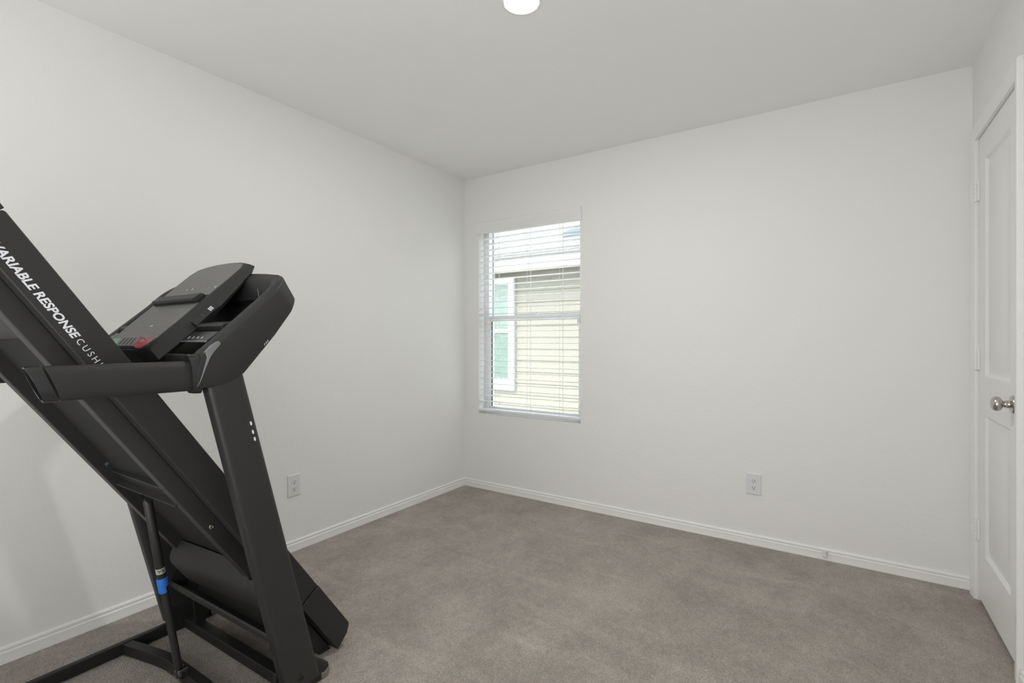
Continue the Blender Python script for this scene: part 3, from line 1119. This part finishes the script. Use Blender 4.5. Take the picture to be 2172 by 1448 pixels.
def fplate(name, wsl, n0, n1, m, parent=cp, bevel=0.0, smooth=True):
    bb = nb()
    loft(bb, [[cf(w, s, n0) for w, s in wsl], [cf(w, s, n1) for w, s in wsl]])
    return P(name, bb, m, parent, bevel=bevel, smooth=smooth)


fo = face_outline(-0.006)
low = [(w, min(max(s, 0.0), 0.207)) for w, s in fo if s < 0.2] 
nlow = len(low) // 2
low = low[:nlow] + [(0.160, 0.207), (-0.160, 0.207)] + low[nlow:]
kp = fplate('keypad', low, -0.002, 0.0012, 'grey_face', tm)
hi = [(w, s) for w, s in fo if s > 0.3]
nh = len(hi) // 2
hi = [(0.163, 0.246)] + hi + [(-0.163, 0.246)]
dsp = fplate('display_window', hi, -0.002, 0.0012, 'grey_face', tm)
# tablet ledge
b = nb()
led = [(0.205, 0.0), (0.205, 0.012), (0.210, 0.018), (0.240, 0.014), (0.246, 0.006), (0.246, 0.0)]
loft(b, [[cf(w, s, n) for s, n in led] for w in (-0.145, 0.143)])
P('tablet_ledge', b, 'black_plastic', cp, bevel=0.002)
# display icons
for k in range(6):
    w = -0.042 + 0.0378 * k
    r_ = 0.0042 if k in (1, 5) else 0.0034
    fplate('icon', [(w + a, 0.286 + c) for a, c in oval(r_, r_, 10)], 0.001, 0.0017, 'letter_white' if k in (0, 1, 5) else 'icon_grey', dsp, smooth=False)
fplate('icon', [(-0.045, 0.268), (0.15, 0.268), (0.15, 0.2688), (-0.045, 0.2688)], 0.001, 0.0015, 'icon_grey', dsp, smooth=False)
# keypad marks: rows of thin bars, arrows
for row, ss, n_ in ((0, 0.182, 3), (1, 0.157, 3)):
    for k in range(n_):
        w = -0.075 + 0.080 * k
        fplate('key_mark', [(w - 0.016, ss), (w + 0.016, ss), (w + 0.016, ss + 0.0016), (w - 0.016, ss + 0.0016)], 0.001, 0.0017, 'icon_grey', kp, smooth=False)


def chev(w, s, up_, k=0.010):
    q = k * 0.55 * (1 if up_ else -1)
    return [(w - k, s), (w, s + q), (w + k, s), (w + k, s + 0.002), (w, s + q + 0.002), (w - k, s + 0.002)]


for w in (-0.075, 0.085):
    fplate('key_mark', chev(w, 0.122, True), 0.001, 0.0017, 'icon_grey', kp, smooth=False)
    fplate('key_mark', chev(w, 0.078, False), 0.001, 0.0017, 'icon_grey', kp, smooth=False)
    fplate('key_mark', [(w - 0.020, 0.100), (w + 0.020, 0.100), (w + 0.020, 0.1018), (w - 0.020, 0.1018)], 0.001, 0.0017, 'icon_grey', kp, smooth=False)
for ss in (0.128, 0.118, 0.080):
    fplate('key_mark', [(-0.012, ss), (0.022, ss), (0.022, ss + 0.0018), (-0.012, ss + 0.0018)], 0.001, 0.0017, 'icon_grey', kp, smooth=False)
fplate('key_mark', [(0.024 + a, 0.100 + c) for a, c in oval(0.0045, 0.0045, 10)], 0.001, 0.0019, 'letter_white', kp, smooth=False)
# start / stop strip and safety key
fplate('start_key', [(-0.128, 0.002), (-0.030, 0.002), (-0.058, 0.044), (-0.140, 0.044)], 0.0005, 0.002, 'key_green')
fplate('stop_key', [(0.090, 0.002), (0.132, 0.002), (0.152, 0.030), (0.150, 0.046), (0.075, 0.046)], 0.0005, 0.002, 'key_red')
b = nb()
loft(b, [[cf(w, s, 0.0) for w, s in ((-0.034, 0.000), (0.110, 0.000), (0.138, 0.022), (0.082, 0.044), (-0.064, 0.044))],
         [cf(w, s, 0.011) for w, s in ((-0.028, 0.002), (0.092, 0.002), (0.098, 0.020), (0.072, 0.042), (-0.058, 0.042))]])
sk = P('safety_key', b, 'grey_face', bevel=0.002)
for k in range(4):
    w = -0.022 + 0.026 * k
    fplate('slot', [(w + 0.006, 0.007), (w + 0.014, 0.007), (w + 0.002, 0.036), (w - 0.006, 0.036)], 0.0095, 0.0116, 'slot_dark', sk, smooth=False)
b = nb()
lip = ((0.094, 0.003, 0.0105), (0.100, 0.020, 0.0105), (0.074, 0.042, 0.0105), (0.086, 0.044, 0.001), (0.141, 0.022, 0.001), (0.113, 0.001, 0.001))
loft(b, [[cf(w, s, n) for w, s, n in lip], [cf(w + 0.001, s, n + 0.0015) for w, s, n in lip]])
P('stop_lip', b, 'key_red', sk)


# port plate on the near flank of the panel
def flank(s, q):
    """q = 0 at the face edge, 1 at the foot of the flank"""
    w0, n0 = 0.190, -0.014
    w1, n1 = 0.2065, -0.038
    return w0 + (w1 - w0) * q, s, n0 + (n1 - n0) * q


def fl(s, q, e):
    w, s_, n = flank(s, q)
    return cf(w + e * 0.82, s_, n + e * 0.57)


pl = [(0.135, 0.10), (0.225, 0.10), (0.225, 0.90), (0.135, 0.90)]
b = nb()
loft(b, [[fl(s, q, -0.002) for s, q in pl], [fl(s, q, 0.0035) for s, q in pl]])
pt = P('port_plate', b, 'gloss_black', bevel=0.001)
for s0 in (0.150, 0.172):
    b = nb()
    pts = oval(0.0042, 0.16, 12)
    loft(b, [[fl(s0 + a, 0.5 + c, 0.0025) for a, c in pts], [fl(s0 + a, 0.5 + c, 0.0042) for a, c in pts]])
    P('jack', b, 'slot_dark', pt, smooth=False)
for k in range(3):
    b = nb()
    pts = [(0.198 + k * 0.005, 0.3), (0.201 + k * 0.005, 0.3), (0.201 + k * 0.005, 0.7), (0.198 + k * 0.005, 0.7)]
    loft(b, [[fl(s, q, 0.003) for s, q in pts], [fl(s, q, 0.0046) for s, q in pts]])
    P('port_mark', b, 'letter_white', pt, smooth=False)

# storage trays either side of the panel
for side in (0, 1):
    f = (lambda x: x) if side == 0 else mx
    xs_ = sorted((f(-1.494), f(-1.640)))
    b = nb()
    prism_x(b, [(0.735, 1.190), (0.728, 1.206), (0.738, 1.214), (0.790, 1.222), (0.820, 1.180), (0.815, 1.172)], xs_[0], xs_[1])
    tr = P('storage_tray', b, 'black_plastic', bevel=0.002)
    b = nb()
    prism_x(b, [(0.690, 1.158), (0.688, 1.162), (0.722, 1.190), (0.726, 1.186)], xs_[0], xs_[1])
    ps = P('quick_key_plate', b, 'gloss_black', bevel=0.001)
    if side == 0:
        b = nb()
        prism_x(b, [(0.6865, 1.1575), (0.6850, 1.1600), (0.6885, 1.1630), (0.6900, 1.1605)], xs_[0], xs_[1])
        P('edge_strip', b, 'silver_trim', ps)
        for k, chx in enumerate('2346'):
            me = text_mesh(chx, 0.013, 0.0004)
            tdir = Vector((0, 0.034, 0.028)).normalized()
            nrm = Vector((0, -tdir.z, tdir.y))
            ori = Vector((-1.622 + k * 0.026, 0.696, 1.1685)) + nrm * 0.0012
            for v in me.vertices:
                v.co = ori + Vector((1, 0, 0)) * v.co.x + tdir * v.co.y + nrm * v.co.z - Vector(ps['_o'])
            me.materials.append(MATS['letter_white'])
            ob = bpy.data.objects.new('key_mark', me)
            COL.objects.link(ob)
            ob.parent = ps

# ================================================================== OUTSIDE
g = to_obj('ground', boxbm(-16, 10, YB + WT + 0.02, 22, -0.55, -0.40), 'ground_bounce', smooth=False)
tag(g, 'unseen ground between the two houses, made pale to bounce light', 'ground', kind='structure')
HY = 6.5
nh_ = root('neighbour_house', (-4.0, HY, -0.40))
tag(nh_, 'pale beige lap-sided house seen through the window blind', 'house')
to_obj('wall', boxbm(-9.5, 3.5, HY + 0.012, HY + 0.25, -0.45, 2.30), 'siding', nh_, smooth=False)
bd = None
zb = -0.40
while zb < 2.22:
    if bd is None:
        b = nb()
        prism_x(b, [(0.014, 0), (-0.016, 0), (-0.002, 0.188), (0.014, 0.188)], -6.5, 6.5)
        bd = to_obj('siding_board', b, 'siding', nh_, smooth=False)
        s = bd
    else:
        s = bd.copy()
        COL.objects.link(s)
        s.parent = nh_
    s.location = Vector((-3.0, HY, zb)) - Vector(nh_['_o'])
    zb += 0.178
# its window
tx1, tz0, tz1 = -4.239, 0.372, 2.137
gx1, gz0, gz1 = -4.345, 0.553, 2.040
tx0, gx0 = -5.45, -5.344
b = nb()
box(b, tx0, gx0, HY - 0.065, HY + 0.01, tz0, tz1)
box(b, gx1, tx1, HY - 0.065, HY + 0.01, tz0, tz1)
box(b, gx0, gx1, HY - 0.065, HY + 0.01, gz1, tz1)
box(b, gx0, gx1, HY - 0.065, HY + 0.01, tz0, gz0)
hw = to_obj('house_window', b, 'house_trim', nh_, origin=((tx0 + tx1) / 2, HY, tz0), bevel=0.004)
to_obj('pane', boxbm(gx0, gx1, HY - 0.042, HY - 0.038, gz0, gz1), 'pane_teal', hw, smooth=False)
to_obj('window_shade', boxbm(gx0, gx1, HY - 0.030, HY - 0.022, gz0, gz1), 'teal_blind', hw, smooth=False)
b = nb()
box(b, gx0, gx1, HY - 0.052, HY - 0.036, 1.27, 1.33)
to_obj('meeting_rail', b, 'house_trim', hw, bevel=0.003)
# eave
to_obj('soffit', boxbm(-9.8, 3.8, HY - 0.32, HY + 0.02, 2.225, 2.245), 'soffit', nh_, smooth=False)
to_obj('fascia', boxbm(-9.8, 3.8, HY - 0.345, HY - 0.315, 2.205, 2.395), 'house_trim', nh_, bevel=0.004)
RS = 0.5
rf0 = (HY - 0.37, 2.40)
b = nb()
prism_x(b, [(rf0[0], rf0[1] - 0.02), (rf0[0], rf0[1]), (rf0[0] + 4.5, rf0[1] + 4.5 * RS), (rf0[0] + 4.5, rf0[1] + 4.5 * RS - 0.1)], -9.9, 3.9)
roof = to_obj('roof', b, 'shingle', nh_, smooth=False)
cs = None
for k in range(22):
    y = rf0[0] + 0.02 + k * 0.128
    if cs is None:
        b = nb()
        prism_x(b, [(0, 0.0), (0, 0.016), (0.20, 0.10 + 0.004), (0.20, 0.10)], -6.9, 6.9)
        cs = to_obj('shingle_course', b, 'shingle', roof, smooth=False)
        s = cs
    else:
        s = cs.copy()
        COL.objects.link(s)
        s.parent = roof
    s.location = (-3.0, y, rf0[1] + 0.004 + (y - rf0[0]) * RS)
vent = root('roof_vent', (0, 0, 0))
vent.parent = nh_
vent.location = -Vector(nh_['_o'])
vx, vy, vz = -3.36, 6.88, 2.765
b = nb()
prism_x(b, [(vy - 0.16, vz - 0.085), (vy - 0.16, vz + 0.03), (vy + 0.17, vz + 0.15), (vy + 0.17, vz + 0.05)], vx - 0.17, vx + 0.17)
to_obj('vent_hood', b, 'vent_metal', vent, bevel=0.01)
b = nb()
prism_x(b, [(vy - 0.22, vz - 0.105), (vy - 0.22, vz - 0.095), (vy + 0.24, vz + 0.135), (vy + 0.24, vz + 0.125)], vx - 0.23, vx + 0.23)
to_obj('vent_flange', b, 'house_trim', vent, bevel=0.002)

# tidy helper properties
for ob in bpy.data.objects:
    if '_o' in ob:
        del ob['_o']
